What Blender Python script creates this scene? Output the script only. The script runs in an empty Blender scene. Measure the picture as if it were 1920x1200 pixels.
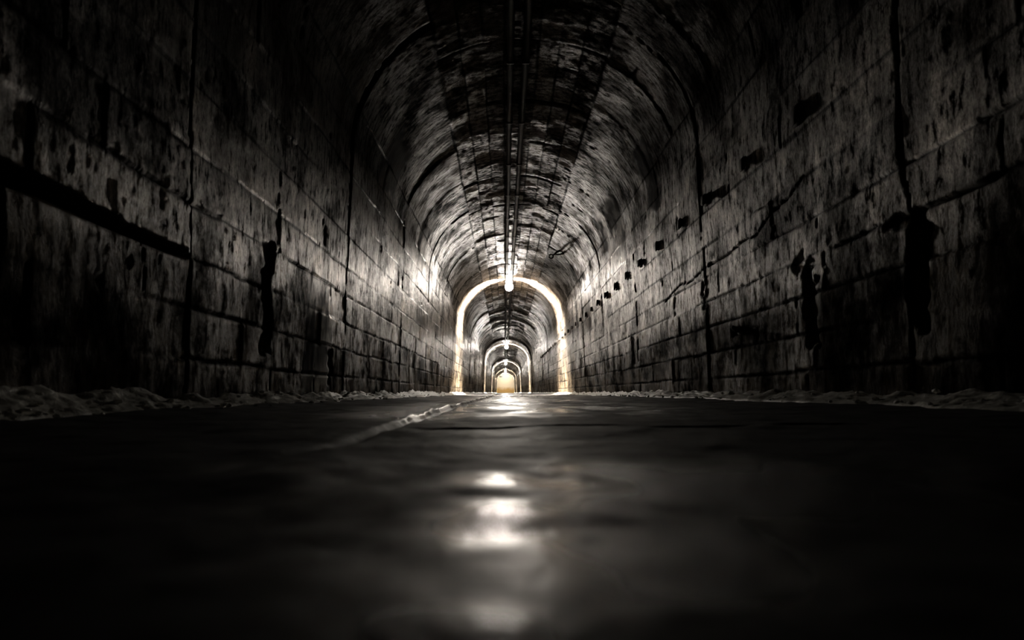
import bpy, bmesh, math, random
import numpy as np

# ------------------------------------------------------------------ camera, world, exposure
scn = bpy.context.scene
col = scn.collection
CAM_X, CAM_H = -0.24, 0.10          # the camera lies almost on the floor, a little left of the axis
cd = bpy.data.cameras.new("camera")
cam = bpy.data.objects.new("camera", cd)
col.objects.link(cam)
cd.sensor_fit = 'HORIZONTAL'
cd.sensor_width = 36.0
cd.lens = 18.75                      # 1000 px focal length on a 1920 px frame
cd.shift_x = (960 - 946) / 1920.0
cd.shift_y = (736 - 600) / 1920.0
cd.clip_start = 0.01
cd.clip_end = 400
cd.dof.use_dof = True
cd.dof.focus_distance = 9.0
cd.dof.aperture_fstop = 2.4
cam.location = (CAM_X, 0, CAM_H)
cam.rotation_euler = (math.radians(90), math.radians(0.42), 0)
scn.camera = cam

world = bpy.data.worlds.new("world")
scn.world = world
world.use_nodes = True
world.node_tree.nodes["Background"].inputs[0].default_value = (0.0, 0.0, 0.0, 1)
world.node_tree.nodes["Background"].inputs[1].default_value = 0.0

scn.view_settings.view_transform = 'Standard'
scn.view_settings.look = 'None'
scn.view_settings.gamma = 1.0
scn.view_settings.use_curve_mapping = False
scn.view_settings.exposure = 0.25

LAMP_RADIANCE = 550.0
SLOT_RADIANCE = 420000.0  # added source inside the drum rim, lights the narrow arches
LAMP_Z = [20.0, 46.5, 73.0, 98.5, 113.0]  # the last is an extra lamp added to light the end wall
END_Z = 116.0
BACK_Z = -5.0

# ------------------------------------------------------------------ helpers
rng = np.random.default_rng(7)
random.seed(5)


def nd(nt, typ, **kw):
    n = nt.nodes.new(typ)
    for k, v in kw.items():
        setattr(n, k, v)
    return n


def hash2(ix, iy, seed):
    h = (ix.astype(np.int64) * 374761393 + iy.astype(np.int64) * 668265263 + seed * 1442695041) & 0xFFFFFFFF
    h = ((h ^ (h >> 13)) * 1274126177) & 0xFFFFFFFF
    h = (h ^ (h >> 16)) & 0xFFFFFFFF
    return h / 4294967295.0 * 2 - 1


def vnoise(x, y, seed=0):
    ix, iy = np.floor(x), np.floor(y)
    fx, fy = x - ix, y - iy
    fx = fx * fx * fx * (fx * (fx * 6 - 15) + 10)
    fy = fy * fy * fy * (fy * (fy * 6 - 15) + 10)
    a, b = hash2(ix, iy, seed), hash2(ix + 1, iy, seed)
    c, d = hash2(ix, iy + 1, seed), hash2(ix + 1, iy + 1, seed)
    return (a * (1 - fx) + b * fx) * (1 - fy) + (c * (1 - fx) + d * fx) * fy


def fbm(x, y, oct=4, seed=0, gain=0.5):
    v, a = 0, 1.0
    for i in range(oct):
        v = v + a * vnoise(x * 2 ** i, y * 2 ** i, seed + i * 17)
        a *= gain
    return v


def sstep(a, b, x):
    t = np.clip((x - a) / (b - a), 0, 1)
    return t * t * (3 - 2 * t)


def grid_mesh(name, co, attrs, mat, flip=False):
    """co: (rows, cols, 3) -> one mesh object of quads"""
    r, c = co.shape[:2]
    me = bpy.data.meshes.new(name)
    nv, nf = r * c, (r - 1) * (c - 1)
    me.vertices.add(nv)
    me.vertices.foreach_set("co", co.reshape(-1).astype(np.float32))
    i = np.arange(nv).reshape(r, c)
    q = np.stack([i[:-1, :-1], i[:-1, 1:], i[1:, 1:], i[1:, :-1]], -1)
    if flip:
        q = q[..., ::-1]
    me.loops.add(nf * 4)
    me.loops.foreach_set("vertex_index", q.reshape(-1).astype(np.int32))
    me.polygons.add(nf)
    me.polygons.foreach_set("loop_start", np.arange(0, nf * 4, 4, dtype=np.int32))
    me.update(calc_edges=True)
    me.polygons.foreach_set("use_smooth", np.ones(nf, dtype=bool))
    for k, v in attrs.items():
        if v.ndim == 3:
            at = me.attributes.new(k, 'FLOAT_VECTOR', 'POINT')
            at.data.foreach_set("vector", v.reshape(-1).astype(np.float32))
        else:
            at = me.attributes.new(k, 'FLOAT', 'POINT')
            at.data.foreach_set("value", v.reshape(-1).astype(np.float32))
    me.update()
    ob = bpy.data.objects.new(name, me)
    me.materials.append(mat)
    col.objects.link(ob)
    return ob


def obj(name, bm, mat, parent=None, smooth=True):
    me = bpy.data.meshes.new(name)
    bmesh.ops.recalc_face_normals(bm, faces=bm.faces)
    bm.to_mesh(me)
    bm.free()
    if smooth:
        for p in me.polygons:
            p.use_smooth = True
    me.materials.append(mat)
    o = bpy.data.objects.new(name, me)
    col.objects.link(o)
    if parent:
        o.parent = parent
    return o


def thing(name, label, cat, loc=(0, 0, 0), group=None):
    o = bpy.data.objects.new(name, None)
    col.objects.link(o)
    o.location = loc
    o["label"] = label
    o["category"] = cat
    if group:
        o["group"] = group
    return o


def add_tube(bm, pts, r, n=10, cap=True):
    pts = [np.array(p, float) for p in pts]
    rings = []
    up = np.array((0.0, 0.0, 1.0))
    for i, p in enumerate(pts):
        t = pts[min(i + 1, len(pts) - 1)] - pts[max(i - 1, 0)]
        t /= np.linalg.norm(t)
        a = np.cross(t, up)
        if np.linalg.norm(a) < 1e-3:
            a = np.cross(t, (1, 0, 0))
        a /= np.linalg.norm(a)
        b = np.cross(a, t)
        rr = r[i] if isinstance(r, (list, tuple)) else r
        rings.append([bm.verts.new(p + rr * (math.cos(2 * math.pi * k / n) * a + math.sin(2 * math.pi * k / n) * b)) for k in range(n)])
    for A, B in zip(rings, rings[1:]):
        for k in range(n):
            bm.faces.new((A[k], A[(k + 1) % n], B[(k + 1) % n], B[k]))
    if cap:
        bm.faces.new(rings[0])
        bm.faces.new(rings[-1][::-1])


def add_lathe(bm, prof, n=24, c=(0, 0)):
    rings = []
    for r, z in prof:
        if r < 1e-5:
            rings.append([bm.verts.new((c[0], c[1], z))])
        else:
            rings.append([bm.verts.new((c[0] + r * math.cos(2 * math.pi * k / n), c[1] + r * math.sin(2 * math.pi * k / n), z)) for k in range(n)])
    for A, B in zip(rings, rings[1:]):
        for k in range(n):
            a = [A[k % len(A)], A[(k + 1) % len(A)], B[(k + 1) % len(B)], B[k % len(B)]]
            u = []
            for v in a:
                if v not in u:
                    u.append(v)
            if len(u) >= 3:
                bm.faces.new(u)


def add_box(bm, lo, hi, bev=0.0):
    r = bmesh.ops.create_cube(bm, size=1)
    c = [(lo[i] + hi[i]) / 2 for i in range(3)]
    s = [hi[i] - lo[i] for i in range(3)]
    for v in r['verts']:
        v.co = [v.co[i] * s[i] + c[i] for i in range(3)]
    if bev:
        e = list({e for v in r['verts'] for e in v.link_edges})
        bmesh.ops.bevel(bm, geom=e, offset=bev, segments=2, affect='EDGES')


# ------------------------------------------------------------------ materials
def ramp(nt, fac, a, b, c0=(0, 0, 0, 1), c1=(1, 1, 1, 1)):
    r = nd(nt, "ShaderNodeMapRange")
    r.inputs[1].default_value, r.inputs[2].default_value = a, b
    nt.links.new(fac, r.inputs[0])
    return r.outputs[0]


def mixc(nt, fac, A, B):
    m = nd(nt, "ShaderNodeMix", data_type='RGBA')
    for sock, v in ((m.inputs[0], fac), (m.inputs[6], A), (m.inputs[7], B)):
        if isinstance(v, (tuple, list)):
            sock.default_value = (*v, 1) if len(v) == 3 else v
        elif isinstance(v, float):
            sock.default_value = v
        else:
            nt.links.new(v, sock)
    return m.outputs[2]


def mth(nt, op, a, b=None):
    m = nd(nt, "ShaderNodeMath", operation=op)
    for i, v in enumerate((a, b)):
        if v is None:
            continue
        if isinstance(v, (int, float)):
            m.inputs[i].default_value = v
        else:
            nt.links.new(v, m.inputs[i])
    return m.outputs[0]


def noise_sz(nt, vec, scale, detail=4, rough=0.6):
    mp = nd(nt, "ShaderNodeMapping")
    mp.inputs[3].default_value = scale
    nt.links.new(vec, mp.inputs[0])
    n = nd(nt, "ShaderNodeTexNoise")
    n.inputs["Scale"].default_value = 1.0
    n.inputs["Detail"].default_value = detail
    n.inputs["Roughness"].default_value = rough
    nt.links.new(mp.outputs[0], n.inputs["Vector"])
    return n.outputs[0]


def attr(nt, name):
    return nd(nt, "ShaderNodeAttribute", attribute_name=name)


def masonry_material(name, dark, pale, ochre, rough0=0.42, rough1=0.62, streak=True):
    m = bpy.data.materials.new(name)
    m.use_nodes = True
    nt = m.node_tree
    bs = nt.nodes["Principled BSDF"]
    sz = attr(nt, "sz").outputs["Vector"]
    tone = attr(nt, "tone").outputs["Fac"]
    mort = attr(nt, "mortar").outputs["Fac"]
    patch = attr(nt, "patch").outputs["Fac"]
    low = attr(nt, "low").outputs["Fac"]
    n_big = noise_sz(nt, sz, (1.6, 1.6, 1), 6, 0.62)
    if streak:
        n_str = noise_sz(nt, sz, (6.0, 19.0, 1), 9, 0.74)       # vertical run marks
        n_fine = noise_sz(nt, sz, (38.0, 75.0, 1), 5, 0.75)
    else:
        n_str = noise_sz(nt, sz, (9.0, 16.0, 1), 5, 0.65)
        n_fine = noise_sz(nt, sz, (40.0, 45.0, 1), 4, 0.7)
    a = mth(nt, 'ADD', ramp(nt, n_big, 0.36, 0.66), ramp(nt, n_str, 0.44, 0.60))
    a = mth(nt, 'ADD', a, mth(nt, 'MULTIPLY', tone, 0.8))
    a = mth(nt, 'MULTIPLY', a, 0.5)
    a = mth(nt, 'ADD', a, mth(nt, 'MULTIPLY', mth(nt, 'SUBTRACT', n_fine, 0.5), 0.9))
    cl = nd(nt, "ShaderNodeClamp")
    nt.links.new(a, cl.inputs[0])
    base = mixc(nt, cl.outputs[0], dark, pale)
    base = mixc(nt, mth(nt, 'MULTIPLY', low, 0.7), base, mixc(nt, ramp(nt, n_big, 0.40, 0.62), dark, ochre))
    base = mixc(nt, mth(nt, 'MULTIPLY', patch, 0.85), base, (0.11, 0.112, 0.12))
    base = mixc(nt, mth(nt, 'MULTIPLY', mort, 0.92), base, (0.010, 0.009, 0.008))
    nt.links.new(base, bs.inputs["Base Color"])
    r = nd(nt, "ShaderNodeMapRange")
    nt.links.new(n_str, r.inputs[0])
    r.inputs[1].default_value, r.inputs[2].default_value = 0.3, 0.7
    r.inputs[3].default_value, r.inputs[4].default_value = rough1, rough0
    nt.links.new(r.outputs[0], bs.inputs["Roughness"])
    hgt = mth(nt, 'ADD', mth(nt, 'MULTIPLY', n_str, 0.6), mth(nt, 'MULTIPLY', n_fine, 0.5))
    hgt = mth(nt, 'MULTIPLY', hgt, mth(nt, 'SUBTRACT', 1.0, mth(nt, 'MULTIPLY', patch, 0.85)))
    bp = nd(nt, "ShaderNodeBump")
    bp.inputs["Strength"].default_value = 1.0
    bp.inputs["Distance"].default_value = 0.013
    nt.links.new(hgt, bp.inputs["Height"])
    nt.links.new(bp.outputs[0], bs.inputs["Normal"])
    # wet mineral crust shines, soot and dust do not
    sp = mth(nt, 'MULTIPLY', ramp(nt, n_str, 0.42, 0.62), mth(nt, 'ADD', 0.2, ramp(nt, n_fine, 0.40, 0.60)))
    sp = mth(nt, 'MULTIPLY', sp, mth(nt, 'ADD', 0.06, ramp(nt, n_big, 0.43, 0.57)))
    n_drip = noise_sz(nt, sz, (0.7, 2.4, 1), 5, 0.6)             # tall damp runs
    sp = mth(nt, 'MULTIPLY', sp, mth(nt, 'ADD', 0.18, mth(nt, 'MULTIPLY', ramp(nt, n_drip, 0.44, 0.58), 1.1)))
    sp = mth(nt, 'MULTIPLY', sp, mth(nt, 'ADD', 0.80, mth(nt, 'MULTIPLY', tone, 0.45)))
    sp = mth(nt, 'MULTIPLY', sp, mth(nt, 'SUBTRACT', 1.0, mth(nt, 'MULTIPLY', mort, 0.95)))
    sp = mth(nt, 'MULTIPLY', sp, mth(nt, 'SUBTRACT', 1.0, mth(nt, 'MULTIPLY', low, 0.75)))
    wet = attr(nt, "wet").outputs["Fac"]
    nt.links.new(mth(nt, 'MULTIPLY', sp, mth(nt, 'ADD', 0.18, mth(nt, 'MULTIPLY', wet, 5.2))), bs.inputs["Specular IOR Level"])
    bs.inputs["Specular Tint"].default_value = (1.0, 0.92, 0.83, 1)
    return m


M_WALL = masonry_material("sooty_concrete", (0.006, 0.0049, 0.0039), (0.056, 0.045, 0.034), (0.135, 0.104, 0.068), 0.26, 0.44)
M_VAULT = masonry_material("sooty_brick_vault", (0.009, 0.007, 0.0055), (0.080, 0.062, 0.045), (0.10, 0.065, 0.035), 0.32, 0.52, False)


def simple_mat(name, colr, rough=0.6, metal=0.0, nscale=60.0, var=0.4, bump=0.004):
    m = bpy.data.materials.new(name)
    m.use_nodes = True
    nt = m.node_tree
    bs = nt.nodes["Principled BSDF"]
    tc = nd(nt, "ShaderNodeTexCoord")
    n = noise_sz(nt, tc.outputs["Object"], (nscale, nscale, nscale), 5, 0.65)
    d = tuple(c * (1 - var) for c in colr)
    b = tuple(min(1, c * (1 + var)) for c in colr)
    nt.links.new(mixc(nt, ramp(nt, n, 0.3, 0.7), d, b), bs.inputs["Base Color"])
    bs.inputs["Roughness"].default_value = rough
    bs.inputs["Metallic"].default_value = metal
    bp = nd(nt, "ShaderNodeBump")
    bp.inputs["Distance"].default_value = bump
    nt.links.new(n, bp.inputs["Height"])
    nt.links.new(bp.outputs[0], bs.inputs["Normal"])
    return m


M_IRON = simple_mat("rusted_black_iron", (0.020, 0.014, 0.011), 0.75, 0.0, 50)
M_PIPE = simple_mat("black_conduit", (0.012, 0.011, 0.010), 0.7, 0.0, 25)
M_RUBBLE = simple_mat("pale_grit", (0.82, 0.77, 0.69), 0.45, 0.0, 35, 0.35, 0.006)
M_ENAMEL = simple_mat("grey_enamel", (0.25, 0.25, 0.25), 0.45, 0.0, 20, 0.2)
M_SIGN = simple_mat("grey_sign_plate", (0.10, 0.12, 0.12), 0.5, 0.0, 20, 0.3)

M_GLOBE = bpy.data.materials.new("lit_opal_glass")
M_GLOBE.use_nodes = True
_nt = M_GLOBE.node_tree
_nt.nodes.remove(_nt.nodes["Principled BSDF"])
_e = nd(_nt, "ShaderNodeEmission")
_e.inputs[0].default_value = (1.0, 0.915, 0.81, 1)
_e.inputs[1].default_value = LAMP_RADIANCE
_nt.links.new(_e.outputs[0], _nt.nodes["Material Output"].inputs[0])


M_ADDED_BULB = M_GLOBE.copy()
M_ADDED_BULB.name = "added_bulb_glow"
M_ADDED_BULB.node_tree.nodes["Emission"].inputs[1].default_value = SLOT_RADIANCE
M_ADDED_SHADE = simple_mat("added_shade_black", (0.02, 0.02, 0.02), 0.6, 0.0, 20, 0.2)  # for the added shades that narrow the rim light


def floor_material():
    m = bpy.data.materials.new("damp_concrete_floor")
    m.use_nodes = True
    nt = m.node_tree
    bs = nt.nodes["Principled BSDF"]
    sz = attr(nt, "sz").outputs["Vector"]
    damp = attr(nt, "damp").outputs["Fac"]
    n1 = noise_sz(nt, sz, (5.0, 5.0, 1), 6, 0.6)
    n2 = noise_sz(nt, sz, (70, 70, 1), 4, 0.65)
    base = mixc(nt, ramp(nt, n1, 0.35, 0.7), (0.010, 0.009, 0.008), (0.030, 0.027, 0.024))
    nt.links.new(base, bs.inputs["Base Color"])
    r = nd(nt, "ShaderNodeMapRange")
    nt.links.new(damp, r.inputs[0])
    r.inputs[3].default_value, r.inputs[4].default_value = 0.68, 0.22
    sr = nd(nt, "ShaderNodeMapRange")
    nt.links.new(damp, sr.inputs[0])
    sr.inputs[3].default_value, sr.inputs[4].default_value = 0.20, 0.6
    nt.links.new(sr.outputs[0], bs.inputs["Specular IOR Level"])
    nt.links.new(r.outputs[0], bs.inputs["Roughness"])
    bp = nd(nt, "ShaderNodeBump")
    bp.inputs["Distance"].default_value = 0.004
    bp.inputs["Strength"].default_value = 0.7
    nt.links.new(mth(nt, 'ADD', mth(nt, 'MULTIPLY', n2, 0.5), n1), bp.inputs["Height"])
    nt.links.new(bp.outputs[0], bs.inputs["Normal"])
    return m


M_FLOOR = floor_material()

# ------------------------------------------------------------------ tunnel shell
HALF_W, SPRING_W, SPRING_H, RISE = 2.0, 1.88, 2.75, 1.60
CROWN_H = SPRING_H + RISE
_pl = []
for i in range(200):
    h = -0.08 + (SPRING_H + 0.08) * i / 200
    _pl.append((-(HALF_W + (SPRING_W - HALF_W) * (max(h, 0) / SPRING_H) ** 1.2), h))
for i in range(401):
    t = math.pi * (1 - i / 400)
    _pl.append((SPRING_W * math.cos(t), SPRING_H + RISE * math.sin(t)))
for i in range(199, -1, -1):
    _pl.append((-_pl[i][0], _pl[i][1]))
_pl = np.array(_pl)
_sl = np.concatenate([[0], np.cumsum(np.linalg.norm(np.diff(_pl, axis=0), axis=1))])
S_TOT = _sl[-1]
S0 = 0.08                                     # arc length at floor level


def prof(s):
    x, h = np.interp(s, _sl, _pl[:, 0]), np.interp(s, _sl, _pl[:, 1])
    e = 0.02
    tx = np.interp(s + e, _sl, _pl[:, 0]) - np.interp(s - e, _sl, _pl[:, 0])
    th = np.interp(s + e, _sl, _pl[:, 1]) - np.interp(s - e, _sl, _pl[:, 1])
    l = np.hypot(tx, th)
    return x, h, -th / l, tx / l              # outward normal (pointing into the rock)


def s_of_height(h, side):
    """arc length at a height above the floor (below the springing)"""
    i = np.interp(h, _pl[:200, 1], _sl[:200])
    return i if side < 0 else S_TOT - i


zs = list(np.arange(BACK_Z, 0.8, 0.12))
z = 0.8
while z < END_Z:
    zs.append(z)
    z += max(0.0045, (0.0048 if z < 30 else 0.007) * z)
zs.append(END_Z)
zs = np.array(zs)
NC = 640
ss = np.linspace(0, S_TOT, NC)
SS, ZZ = np.meshgrid(ss, zs)
left = SS < S_TOT / 2
SD = np.where(left, SS, S_TOT - SS) - S0      # arc length up from the floor on either side
CV = 1.05                                     # half width of the brick crown
C0 = S_TOT / 2 - S0 - CV
sdw = SD + 0.010 * vnoise(ZZ * 1.1, SS * 2.0, 3) + 0.005 * vnoise(ZZ * 6, SS * 5, 4)
zw = ZZ + 0.018 * vnoise(SS * 3.0, ZZ * 2.0, 5) + 0.007 * vnoise(SS * 14, ZZ * 9, 6)

LEFT_COURSES = [0.29, 0.58, 0.87, 1.17, 1.46, 1.82, 2.14, 2.50, 2.86, 3.22]
RIGHT_COURSES = [0.24, 0.51, 0.79, 1.06, 1.33, 1.65, 2.00, 2.38, 2.76, 3.18]
crown = [C0 + k for k in (0.0, 0.30, 0.58, 0.84)]
RINGS = [-3.0, -0.05, 2.93]
while RINGS[-1] < END_Z + 3:
    RINGS.append(RINGS[-1] + 2.93 + rng.normal(0, 0.05))
RINGS[3] = 5.80
CROWN_RINGS = [-4.0, -2.4, -0.9, 0.6, 2.2, 3.6, 5.0, 6.4, 7.75, 8.95, 10.45, 12.0, 13.5, 14.3, 15.3, 16.6, 17.6, 18.5]
while CROWN_RINGS[-1] < END_Z + 3:
    CROWN_RINGS.append(CROWN_RINGS[-1] + rng.uniform(0.8, 1.6))

H = np.zeros_like(SS)                          # displacement, positive into the rock
MORT = np.zeros_like(SS)
TONE = np.zeros_like(SS)
jit = 0.55 + 0.45 * vnoise(ZZ * 3, SS * 3, 11) + 0.25 * vnoise(ZZ * 11, SS * 11, 12)
jit = np.clip(jit, 0.05, 1.4)


def groove(d, w, depth):
    """adds a joint of half width w (m) where d is the distance from its line"""
    global H, MORT
    g = 1 - sstep(w * 0.45, w, d)
    H = np.maximum(H, 0) * 0 + H + depth * g
    MORT = np.maximum(MORT, g)


crownmask = SD > C0
for side, courses in ((-1, LEFT_COURSES), (1, RIGHT_COURSES)):
    sm = left if side < 0 else ~left
    bounds = courses + crown
    idx = np.searchsorted(np.array(bounds), sdw)
    for c in range(len(bounds) + 1):
        msk = sm & (idx == c)
        if not msk.any():
            continue
        in_crown = c > len(courses)
        J = []
        rings = CROWN_RINGS if in_crown else RINGS
        for a, b in zip(rings, rings[1:]):
            J.append(a)
            p = a
            while True:
                p += rng.uniform(0.35, 0.9) if in_crown else rng.uniform(0.55, 1.5)
                if p > b - 0.3:
                    break
                J.append(p)
        J = np.array(J)
        off = rng.normal(0, 0.0035 if not in_crown else 0.006, len(J) + 1)
        tn = rng.uniform(-1, 1, len(J) + 1)
        tilt = rng.normal(0, 0.005 if not in_crown else 0.008, len(J) + 1)
        zc = zw[msk]
        k = np.searchsorted(J, zc)
        near = np.minimum(np.abs(zc - J[np.clip(k - 1, 0, len(J) - 1)]), np.abs(zc - J[np.clip(k, 0, len(J) - 1)]))
        mid = (J[np.clip(k - 1, 0, len(J) - 1)] + J[np.clip(k, 0, len(J) - 1)]) / 2
        hh = off[k] + tilt[k] * (zc - mid)
        jt = jit[msk]
        w = 0.003 + 0.008 * jt * np.array(rng.uniform(0.2, 1.0, len(J) + 1))[k]
        g = 1 - sstep(w * 0.4, w, near)
        H[msk] += hh + 0.013 * g
        MORT[msk] = np.maximum(MORT[msk], (1 - sstep(w * 0.8, w * 1.5, near)) * np.clip(jt, 0, 1))
        TONE[msk] = tn[k]
    for bi, b in enumerate(bounds):
        seg = rng.uniform(0, 1, 200)
        d = np.where(sm, np.abs(sdw - b), 9.0)
        w = (0.005 + 0.010 * jit)
        if b == C0:
            w = w * 1.5
        g = 1 - sstep(w * 0.4, w, d)
        keep = np.interp(ZZ, np.arange(200) * 0.73 - 5, (seg > 0.25).astype(float))
        g = g * keep
        H += (0.014 - 0.013 * sstep(1.2, 1.6, np.full(1, b))) * g
        MORT = np.maximum(MORT, (1 - sstep(w * 0.9, w * (1.5 + 0.5 * (b > 1.4)), d)) * keep)

# ring joints across the whole side walls, each ring set a little in or out
ring_off = rng.normal(0, 0.006, len(RINGS) + 1)
ring_off_r = rng.normal(0, 0.006, len(RINGS) + 1)
kr = np.searchsorted(np.array(RINGS), zw)
ring_off[3], ring_off[4] = 0.003, -0.004
ring_off_r[3], ring_off_r[4] = 0.007, -0.003
H += np.where(left, ring_off[kr], ring_off_r[kr]) * (1 - sstep(C0 - 0.1, C0 + 0.1, SD))
RA = np.array(RINGS)
dr = np.minimum(np.abs(zw - RA[np.clip(kr - 1, 0, len(RA) - 1)]), np.abs(zw - RA[np.clip(kr, 0, len(RA) - 1)]))
w = 0.008 + 0.010 * jit
w = np.where(left & (np.abs(ZZ - 5.8) < 0.6), 0.009 + 0.036 * sstep(1.2, 3.2, SD) + 0.008 * jit, w)
g = (1 - sstep(w * 0.5, w, dr)) * (~crownmask)
H += np.where(left, 0.025 + 0.025 * sstep(1.0, 2.5, SD), 0.022) * g
MORT = np.maximum(MORT, g)
# crown rings: every ring steps and tips a little against the next
kc = np.searchsorted(np.array(CROWN_RINGS), zw)
co_, ct_ = rng.normal(0, 0.008, len(CROWN_RINGS) + 1), rng.normal(0, 0.013, len(CROWN_RINGS) + 1)
CRA = np.array(CROWN_RINGS)
cm = (CRA[np.clip(kc - 1, 0, len(CRA) - 1)] + CRA[np.clip(kc, 0, len(CRA) - 1)]) / 2
H += (co_[kc] + ct_[kc] * (zw - cm)) * sstep(C0 - 0.05, C0 + 0.05, SD)
dc = np.minimum(np.abs(zw - CRA[np.clip(kc - 1, 0, len(CRA) - 1)]), np.abs(zw - CRA[np.clip(kc, 0, len(CRA) - 1)]))
g = (1 - sstep(0.008, 0.02, dc)) * crownmask
H += 0.03 * g
MORT = np.maximum(MORT, g)

# chases and broken-out pockets: (side, z0, z1, h0, h1, depth)
for side, z0, z1, h0, h1, dep in (
        (1, 3.77, 3.93, 0.42, 1.02, 0.07), (1, 2.80, 2.91, 0.44, 1.04, 0.09), (1, 2.90, 3.10, 1.01, 1.06, 0.06),
        (1, 3.90, 4.05, 0.98, 1.12, 0.05), (-1, 3.80, 3.98, 0.38, 1.20, 0.06), (-1, 5.02, 5.10, 1.52, 1.66, 0.09),
        (1, 5.02, 5.22, 0.60, 0.68, 0.06), (1, 5.85, 5.92, 1.00, 1.32, 0.06), (1, 9.0, 9.2, 0.55, 1.0, 0.05),
        (-1, 5.30, 5.42, 0.20, 0.55, 0.06)):
    sm = left if side < 0 else ~left
    a = 0.045 * vnoise(ZZ * 7, SS * 7, 31) + 0.03 * vnoise(ZZ * 17, SS * 17, 32)
    m1 = sstep(z0 - 0.01, z0 + 0.03, ZZ + a) * (1 - sstep(z1 - 0.05, z1 + 0.01, ZZ + a))
    m2 = sstep(h0 - 0.03, h0 + 0.02, SD + a) * (1 - sstep(h1 - 0.02, h1 + 0.03, SD + a))
    H += np.where(sm, 0.45 * dep * m1 * m2, 0)
# the wide open joint low on the near left wall
d = np.where(left, np.abs(sdw - 0.87), 9)
wj = np.interp(ZZ, [0, 1.5, 2.3, 2.9, 2.95], [0.06, 0.055, 0.035, 0.02, 0.0])
g = np.where(wj > 0, 1 - sstep(wj * 0.6, np.maximum(wj, 1e-4), d), 0)
H += 0.10 * g
MORT = np.maximum(MORT, g)
# cracks on the right wall: (z, h) chains
for pts in ([(3.9, 1.66), (4.1, 1.58), (4.35, 1.55), (4.6, 1.46), (4.9, 1.47), (5.3, 1.42), (5.7, 1.44)],
            [(5.6, 1.46), (6.2, 1.38), (6.6, 1.42), (7.2, 1.30)]):
    d = np.full(SS.shape, 9.0)
    for (za, ha), (zb, hb) in zip(pts, pts[1:]):
        t = np.clip(((zw - za) * (zb - za) + (sdw - ha) * (hb - ha)) / ((zb - za) ** 2 + (hb - ha) ** 2), 0, 1)
        d = np.minimum(d, np.hypot(zw - za - t * (zb - za), sdw - ha - t * (hb - ha)))
    d = np.where(left, 9.0, d)
    g = 1 - sstep(0.004, 0.016 * np.clip(jit, 0.5, 1.2), d)
    H += 0.03 * g
    MORT = np.maximum(MORT, g * 0.8)

# smooth repair patches
PATCH = np.zeros_like(SS)
for side, z0, z1, h0, h1 in ((1, 9.3, 10.9, 2.35, 3.6), (-1, 11.0, 11.9, 0.4, 1.75), (-1, 4.7, 5.4, 0.15, 1.22),
                             (-1, 10.2, 11.1, 2.2, 3.4), (1, 13.2, 14.2, 1.6, 3.0), (-1, 7.0, 7.9, 2.9, 3.7), (1, 7.2, 7.7, 2.6, 3.6),
                             (-1, 33, 35, 0.3, 2.5), (1, 36, 38.5, 0.2, 2.2)):
    sm = left if side < 0 else ~left
    a = 0.10 * vnoise(ZZ * 3, SS * 3, 41) + 0.04 * vnoise(ZZ * 12, SS * 12, 42)
    m1 = sstep(z0 - 0.05, z0 + 0.05, ZZ + a) * (1 - sstep(z1 - 0.05, z1 + 0.05, ZZ + a))
    m2 = sstep(h0 - 0.05, h0 + 0.05, SD + a) * (1 - sstep(h1 - 0.05, h1 + 0.05, SD + a))
    PATCH = np.maximum(PATCH, np.where(sm, m1 * m2, 0))

# general unevenness
H += 0.010 * fbm(ZZ * 0.8, SS * 0.9, 3, 51) * (1 + 0.5 * crownmask)
H += 0.0024 * fbm(ZZ * 9.0, SS * 5.0, 3, 61) * (1 - 0.5 * sstep(2.0, 2.8, SD)) * (1 - 0.8 * PATCH)
H += 0.0016 * fbm(ZZ * 34.0, SS * 15.0, 2, 65) * (1 - 0.9 * PATCH) * sstep(0.8, 1.5, ZZ) * (1 - sstep(14, 20, ZZ))
H += np.where(crownmask, 0.005 * fbm(ZZ * 6.0, SS * 3.0, 3, 71), 0)
# arch ribs farther down the tunnel (a thicker lining ring)
for z0, z1, p in ((41.6, 43.2, 0.09), (30.5, 31.6, 0.03), (66.0, 67.5, 0.10), (101.0, 116.5, 0.12), (89.5, 91.0, 0.09)):
    H -= p * sstep(z0 - 0.1, z0 + 0.1, ZZ) * (1 - sstep(z1 - 0.1, z1 + 0.1, ZZ))

X, HH, NX, NH = prof(SS)
CO = np.stack([X + NX * H, ZZ, HH + NH * H], -1)
SZV = np.stack([SS, ZZ, np.zeros_like(SS)], -1)
LOW = 1 - sstep(0.55, 1.5, SD + 0.25 * fbm(ZZ * 1.2, SS * 1.0, 3, 301))
WET = sstep(0.7, 1.2, SD) * (1 - sstep(2.3, 3.1, SD + 0.3 * fbm(ZZ * 0.9, SS * 0.8, 3, 311)))
j1 = int(np.searchsorted(ss, S0 + 2.86))
j2 = int(np.searchsorted(ss, S_TOT - S0 - 2.76))
for nm, a, b, mat in (("wall_left", 0, j1 + 1, M_WALL), ("ceiling", j1, j2 + 1, None), ("wall_right", j2, NC, M_WALL)):
    at = {"sz": SZV[:, a:b], "tone": TONE[:, a:b], "mortar": MORT[:, a:b], "patch": PATCH[:, a:b], "low": LOW[:, a:b], "wet": WET[:, a:b]}
    o = grid_mesh(nm, CO[:, a:b], at, mat or M_WALL)
    if mat is None:                            # brick crown between the concrete haunches
        me = o.data
        me.materials.append(M_VAULT)
        cmask = crownmask[:-1, a:b - 1].reshape(-1).astype(np.int32)
        me.polygons.foreach_set("material_index", cmask)
    o["kind"] = "structure"

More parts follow.
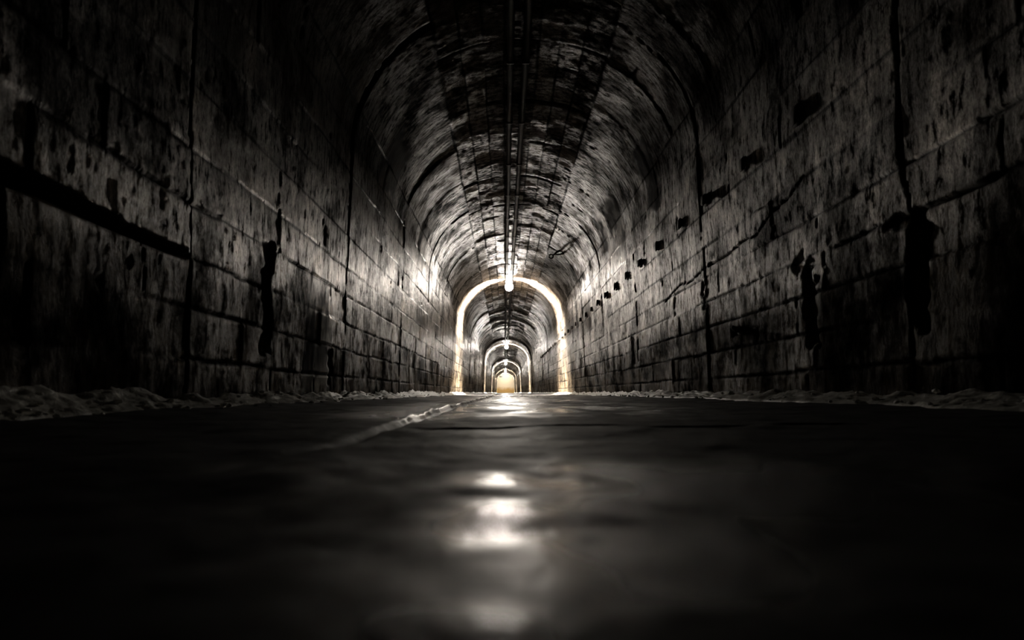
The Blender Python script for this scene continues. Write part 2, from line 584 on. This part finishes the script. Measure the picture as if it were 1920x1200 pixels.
# ------------------------------------------------------------------ floor
FX = np.concatenate([np.linspace(-2.12, -0.70, 120), np.linspace(-0.69, -0.53, 70), np.linspace(-0.525, 0.75, 220), np.linspace(0.76, 2.12, 110)])
fz = list(np.arange(BACK_Z, 0.1, 0.1))
z = 0.1
while z < END_Z:
    fz.append(z)
    z += max(0.003, 0.009 * z)
fz.append(END_Z)
FXX, FZZ = np.meshgrid(FX, np.array(fz))
edge = -0.605 + 0.006 * vnoise(FZZ * 3, FXX * 0, 81) + 0.003 * vnoise(FZZ * 17, FXX * 0, 82)
lip = 1 - sstep(edge - 0.008, edge + 0.008, FXX)
FH = 0.014 * lip * (0.05 + 0.95 * sstep(1.3, 2.4, FZZ))
FH += 0.0060 * np.exp(-((FXX - edge + 0.012) / 0.009) ** 2) * (0.5 + 0.7 * vnoise(FZZ * 5, FXX * 0, 83)) * sstep(1.2, 2.8, FZZ)
FH -= 0.018 * np.exp(-((FXX - edge - 0.026) / 0.020) ** 2) * sstep(0.6, 1.6, FZZ)
FH += 0.0050 * fbm(FXX * 3.2, FZZ * 2.6, 2, 91) + 0.0034 * fbm(FXX * 8, FZZ * 8, 3, 95)
FH += 0.0006 * fbm(FXX * 40, FZZ * 30, 2, 97) * sstep(0, 1, FZZ)
for zj in (1.56, 4.6, 7.6, 10.7, 13.8):
    dj = np.abs(FZZ + 0.02 * vnoise(FXX * 3, FXX * 0, 99) - zj)
    FH -= 0.012 * (1 - sstep(0.01, 0.035, dj)) * (FXX > edge) * sstep(-0.6, -0.35, FXX) * (1 - sstep(0.6, 0.9, FXX) * (zj < 2))
FH += 0.03 * sstep(1.4, 2.1, np.abs(FXX))
DAMP = np.clip(0.5 + 1.0 * fbm(FXX * 3.4, FZZ * 2.6, 4, 103), 0, 1) * (1 - 0.75 * sstep(0.5, 1.2, np.abs(FXX + 0.1)))
def blob(x0, z0, rx, rz):
    w_ = 0.35 * fbm(FXX * 9, FZZ * 7, 3, 131)
    return np.clip(1.6 - np.hypot((FXX - CAM_X - x0) / rx, (FZZ - z0) / rz) * 1.3 + w_, 0, 1)
# dry band with wet patches before and behind it
DAMP *= 1 - 0.8 * sstep(0.70, 0.85, FZZ) * (1 - sstep(1.7, 2.1, FZZ))
for bl in ((0.0, 0.40, 0.10, 0.09), (0.03, 0.58, 0.12, 0.07), (-0.02, 0.21, 0.06, 0.035), (0.05, 2.3, 0.30, 0.25), (0.0, 3.6, 0.45, 0.7), (0.05, 7.0, 0.6, 2.2)):
    DAMP = np.maximum(DAMP, blob(*bl) * (1.0 if bl[1] < 2 else 0.62))
DAMP *= 1 - 0.9 * np.exp(-((FXX - edge - 0.03) / 0.025) ** 2)
fl = grid_mesh("floor", np.stack([FXX, FZZ, FH], -1), {"sz": np.stack([FXX, FZZ, 0 * FXX], -1), "damp": DAMP}, M_FLOOR)
fl["kind"] = "structure"

# ------------------------------------------------------------------ end wall of the tunnel
m = bpy.data.materials.new("ochre_plaster")
m.use_nodes = True
nt = m.node_tree
tc = nd(nt, "ShaderNodeTexCoord")
n = noise_sz(nt, tc.outputs["Object"], (0.9, 0.9, 0.9), 5, 0.6)
sep = nd(nt, "ShaderNodeSeparateXYZ")
nt.links.new(tc.outputs["Object"], sep.inputs[0])
hb = mth(nt, 'ADD', sep.outputs[2], mth(nt, 'MULTIPLY', n, 1.6))
wash = mixc(nt, ramp(nt, hb, 1.6, 2.2), (0.60, 0.40, 0.15), (0.85, 0.76, 0.58))
nt.links.new(wash, nt.nodes["Principled BSDF"].inputs["Base Color"])
nt.nodes["Principled BSDF"].inputs["Roughness"].default_value = 0.85
bm = bmesh.new()
add_box(bm, (-2.3, END_Z - 0.05, -0.2), (2.3, END_Z + 0.25, 4.7))
o = obj("wall_end", bm, m, smooth=False)
o["kind"] = "structure"
bm = bmesh.new()
add_box(bm, (-2.3, BACK_Z - 0.25, -0.2), (2.3, BACK_Z + 0.02, 4.7))
o = obj("wall_back", bm, M_RUBBLE, smooth=False)
o["kind"] = "structure"
# small plate on the end wall
bm = bmesh.new()
add_box(bm, (-0.28, -0.03, -0.12), (0.28, 0.0, 0.12), 0.01)
o = obj("sign_plate", bm, M_SIGN)
o.location = (-1.0, END_Z - 0.05, 3.55)
o["label"] = "small dark plate high on the pale end wall at the far end of the tunnel"
o["category"] = "plate"

# ------------------------------------------------------------------ grit and rubble banked along both wall feet
def bank(name, side, label, height, width):
    """a crumbling ridge of grit with stones in it"""
    zz = [BACK_Z]
    while zz[-1] < END_Z - 1.4:
        zz.append(zz[-1] + (0.15 if zz[-1] < 0.8 else max(0.012, 0.008 * zz[-1])))
    zz = np.array(zz)
    u = np.linspace(0, 1, 30)
    U, Z = np.meshgrid(u, zz)
    hv = height * (0.80 + 0.22 * fbm(Z * 1.3, Z * 0 + side, 3, 201) + 0.22 * vnoise(Z * 7, Z * 0, 205))
    wv = width * (0.9 + 0.25 * fbm(Z * 0.9, Z * 0 + side * 3, 3, 211))
    shape = (1 - U) ** 1.3
    hgt = hv * shape - 0.035 * sstep(0.85, 1.0, U)
    bumpy = (0.006 * fbm(Z * 9, U * 5, 3, 221) + 0.006 * fbm(Z * 34, U * 14, 2, 231)) * (1 - sstep(0.7, 1.0, U))
    Hh = hgt + bumpy + 0.025
    Xx = side * (HALF_W + 0.03 - U * wv)
    Xx = Xx - side * 0.006 * fbm(Z * 16, U * 6, 2, 241)
    o = grid_mesh(name, np.stack([Xx, Z, Hh], -1), {}, M_RUBBLE)
    o["label"] = label
    o["category"] = "rubble"
    o["kind"] = "stuff"
    # loose stones in the ridge, part of the same uncountable bank
    bm = bmesh.new()
    bm.from_mesh(o.data)
    r = random.Random(side + 40)
    for k in range(160):
        zk = 1.2 + 17 * r.random() ** 1.7
        uu = r.random() ** 0.8
        rad = r.uniform(0.006, 0.020)
        x = side * (HALF_W - uu * width * 1.05)
        hk = max(0.028, height * 0.9 * (1 - uu) ** 1.3) + rad * 0.3
        st = bmesh.ops.create_icosphere(bm, subdivisions=1, radius=rad)
        sx, sy, sz_ = r.uniform(.7, 1.4), r.uniform(.7, 1.4), r.uniform(.5, 1.0)
        for v in st['verts']:
            j = 1 + r.uniform(-.22, .22)
            v.co = (x + v.co.x * sx * j, zk + v.co.y * sy * j, hk + v.co.z * sz_ * j)
    bm.to_mesh(o.data)
    bm.free()
    return o


bank("rubble_bank", -1, "low bank of pale grit and rubble along the foot of the left wall", 0.140, 0.28)
bank("rubble_bank", 1, "low bank of pale grit and rubble along the foot of the right wall", 0.105, 0.25)

# ------------------------------------------------------------------ ceiling lamps
ORD = ["nearest of the tunnel lamps, hung from the crown where the first bright arch glows",
       "second lamp from the camera, hung from the crown inside the first bright arch",
       "third lamp from the camera, glowing on the crown deep in the tunnel",
       "fourth lamp from the camera, lighting the small innermost bright arch",
       "farthest lamp, added on the crown to light the pale end wall"]
DROP = CROWN_H - 4.06
base_parts = None
for i, lz in enumerate(LAMP_Z):
    t = thing("tunnel_lamp", ORD[i], "lamp", (-0.04, lz, CROWN_H), "lamps along the crown")
    if base_parts is None:
        R, G = 0.15, 0.056                         # invented drum: radius and half width of the rim gap shaping the arches
        bm = bmesh.new()
        add_lathe(bm, [(0, 0.03), (0.04, 0.03), (0.04, -0.05), (0.03, -0.06), (0.022, -0.06), (0.022, -DROP + 0.045), (0, -DROP + 0.045)])
        p1 = obj("stem", bm, M_ENAMEL, t)
        bm = bmesh.new()
        add_lathe(bm, [(0.042 * math.sin(math.pi * k / 10), -DROP + 0.042 * math.cos(math.pi * k / 10)) for k in range(11)], 16)
        p2 = obj("added_bulb", bm, M_ADDED_BULB, t)  # added strong source, shining only through the rim gap onto the arch
        p3 = []
        for sg in (-1, 1):
            bm = bmesh.new()                       # added dark shade behind each opal face, narrowing the light to an arch
            add_lathe(bm, [(0, 0), (R, 0), (R + 0.006, 0.004), (R + 0.006, 0.030), (R, 0.030), (R - 0.004, 0.010), (0, 0.010)], 32)
            d = obj("added_shade", bm, M_ADDED_SHADE, t)
            bm = bmesh.new()
            add_lathe(bm, [(0, 0.012), (R - 0.005, 0.012), (R - 0.005, 0.024), (R * 0.8, 0.036), (R * 0.4, 0.046), (0, 0.048)], 32)
            f = obj("opal_face", bm, M_GLOBE, t)
            for q in (d, f):
                q.rotation_euler = (-sg * math.pi / 2, 0, 0)
                q.location = (0, sg * G, -DROP)
                p3.append(q)
        base_parts = [p1, p2] + p3
    else:
        for p in base_parts:
            c = p.copy()
            col.objects.link(c)
            c.parent = t

# ------------------------------------------------------------------ two conduits along the crown
for sx, lab in ((-0.135, "left one of the two black conduits running along the crown of the vault"),
                (0.055, "right one of the two black conduits running along the crown of the vault")):
    t = thing("conduit", lab, "pipe", (sx, 0, CROWN_H - 0.075), "conduits along the crown")
    bm = bmesh.new()
    pts = []
    zc = 0.0
    r = random.Random(int(sx * 1000))
    while zc < 112:
        pts.append((r.uniform(-.006, .006), zc, r.uniform(-.008, .008)))
        zc += 1.5
    add_tube(bm, pts, 0.040, 10)
    obj("pipe", bm, M_PIPE, t)
    bm = bmesh.new()
    add_box(bm, (-0.048, -0.02, -0.046), (0.048, 0.02, 0.075), 0.006)
    c0 = obj("clip", bm, M_IRON, t)
    c0.location = (0, 2.2, 0)
    for k in range(1, 26):
        c = c0.copy()
        col.objects.link(c)
        c.parent = t
        c.location = (0, 2.2 + 1.5 * k, 0)

# ------------------------------------------------------------------ iron brackets in a row on the right wall
BR_Z = [3.90, 4.74, 5.62, 6.42, 7.39, 8.37, 9.27] + [9.27 + 0.93 * k for k in range(1, 24)]
names = ["nearest", "second", "third", "fourth", "fifth", "sixth", "seventh", "eighth", "ninth", "tenth", "eleventh", "twelfth"]
br_parts = None


def on_wall(h, side):
    s = s_of_height(h, side)
    x, hh, nx, nh = prof(np.array([s]))
    return float(x[0])


for i, bz in enumerate(BR_Z):
    h = 2.12
    lab = ("%s iron bracket from the camera in the row along the right wall" % names[i]) if i < len(names) else \
        "small iron bracket in the far, closely spaced stretch of the row along the right wall"
    t = thing("iron_bracket", lab, "bracket", (on_wall(h, 1) + 0.01, bz, h), "iron brackets along the right wall")
    t.rotation_euler = (0.0, 0.0, random.uniform(-.12, .12))
    t.scale = (random.uniform(.85, 1.15), random.uniform(.85, 1.25), random.uniform(.85, 1.15))
    if i < 2:
        t.scale[0] = 0.55 + 0.2 * i
    if br_parts is None:
        bm = bmesh.new()
        add_box(bm, (-0.02, -0.05, -0.07), (0.03, 0.05, 0.07), 0.006)
        p1 = obj("wall_plate", bm, M_IRON, t)
        bm = bmesh.new()
        add_box(bm, (-0.05, -0.045, -0.03), (0.0, 0.045, 0.045), 0.008)
        p2 = obj("arm", bm, M_IRON, t)
        bm = bmesh.new()
        add_box(bm, (-0.062, -0.042, -0.065), (-0.035, 0.042, 0.05), 0.008)
        p3 = obj("lip", bm, M_IRON, t)
        br_parts = [p1, p2, p3]
    else:
        for p in br_parts:
            c = p.copy()
            col.objects.link(c)
            c.parent = t

# bent hook with an eye on the right haunch of the vault
tt = math.radians(44)
hx, hz = SPRING_W * math.cos(tt), SPRING_H + RISE * math.sin(tt)
t = thing("iron_hook", "bent iron hook with an eye on the right haunch of the vault", "hook", (hx, 14.3, hz))
bm = bmesh.new()
add_box(bm, (-0.03, -0.06, -0.06), (0.04, 0.06, 0.06), 0.008)
obj("wall_plate", bm, M_IRON, t)
bm = bmesh.new()
add_tube(bm, [(0.02, 0, 0.03), (-0.08, 0, 0.03), (-0.16, 0, 0.0), (-0.22, 0, -0.06), (-0.27, 0, -0.09)], [0.03, 0.03, 0.028, 0.026, 0.022], 8)
add_tube(bm, [(0.0, 0, -0.05), (-0.10, 0, -0.07), (-0.20, 0, -0.07)], 0.02, 8)
obj("arm", bm, M_IRON, t)
bm = bmesh.new()
add_tube(bm, [(-0.32 + 0.055 * math.cos(q), 0, -0.12 + 0.055 * math.sin(q)) for q in np.linspace(0, 2 * math.pi, 17)], 0.019, 8, False)
obj("eye", bm, M_IRON, t)

# added stub standing in for a chipped hole low on the right wall
t = thing("hole_stub", "dark stub standing in for a chipped hole low on the right wall below the brackets", "bracket", (on_wall(0.67, 1) + 0.01, 5.0, 0.67))
bm = bmesh.new()
add_box(bm, (-0.02, -0.05, -0.04), (0.03, 0.05, 0.03), 0.006)
obj("wall_plate", bm, M_IRON, t)
bm = bmesh.new()
add_tube(bm, [(0.0, 0, 0.0), (-0.06, -0.01, 0.005), (-0.10, -0.02, 0.03)], [0.032, 0.028, 0.016], 8)
obj("stub", bm, M_IRON, t)
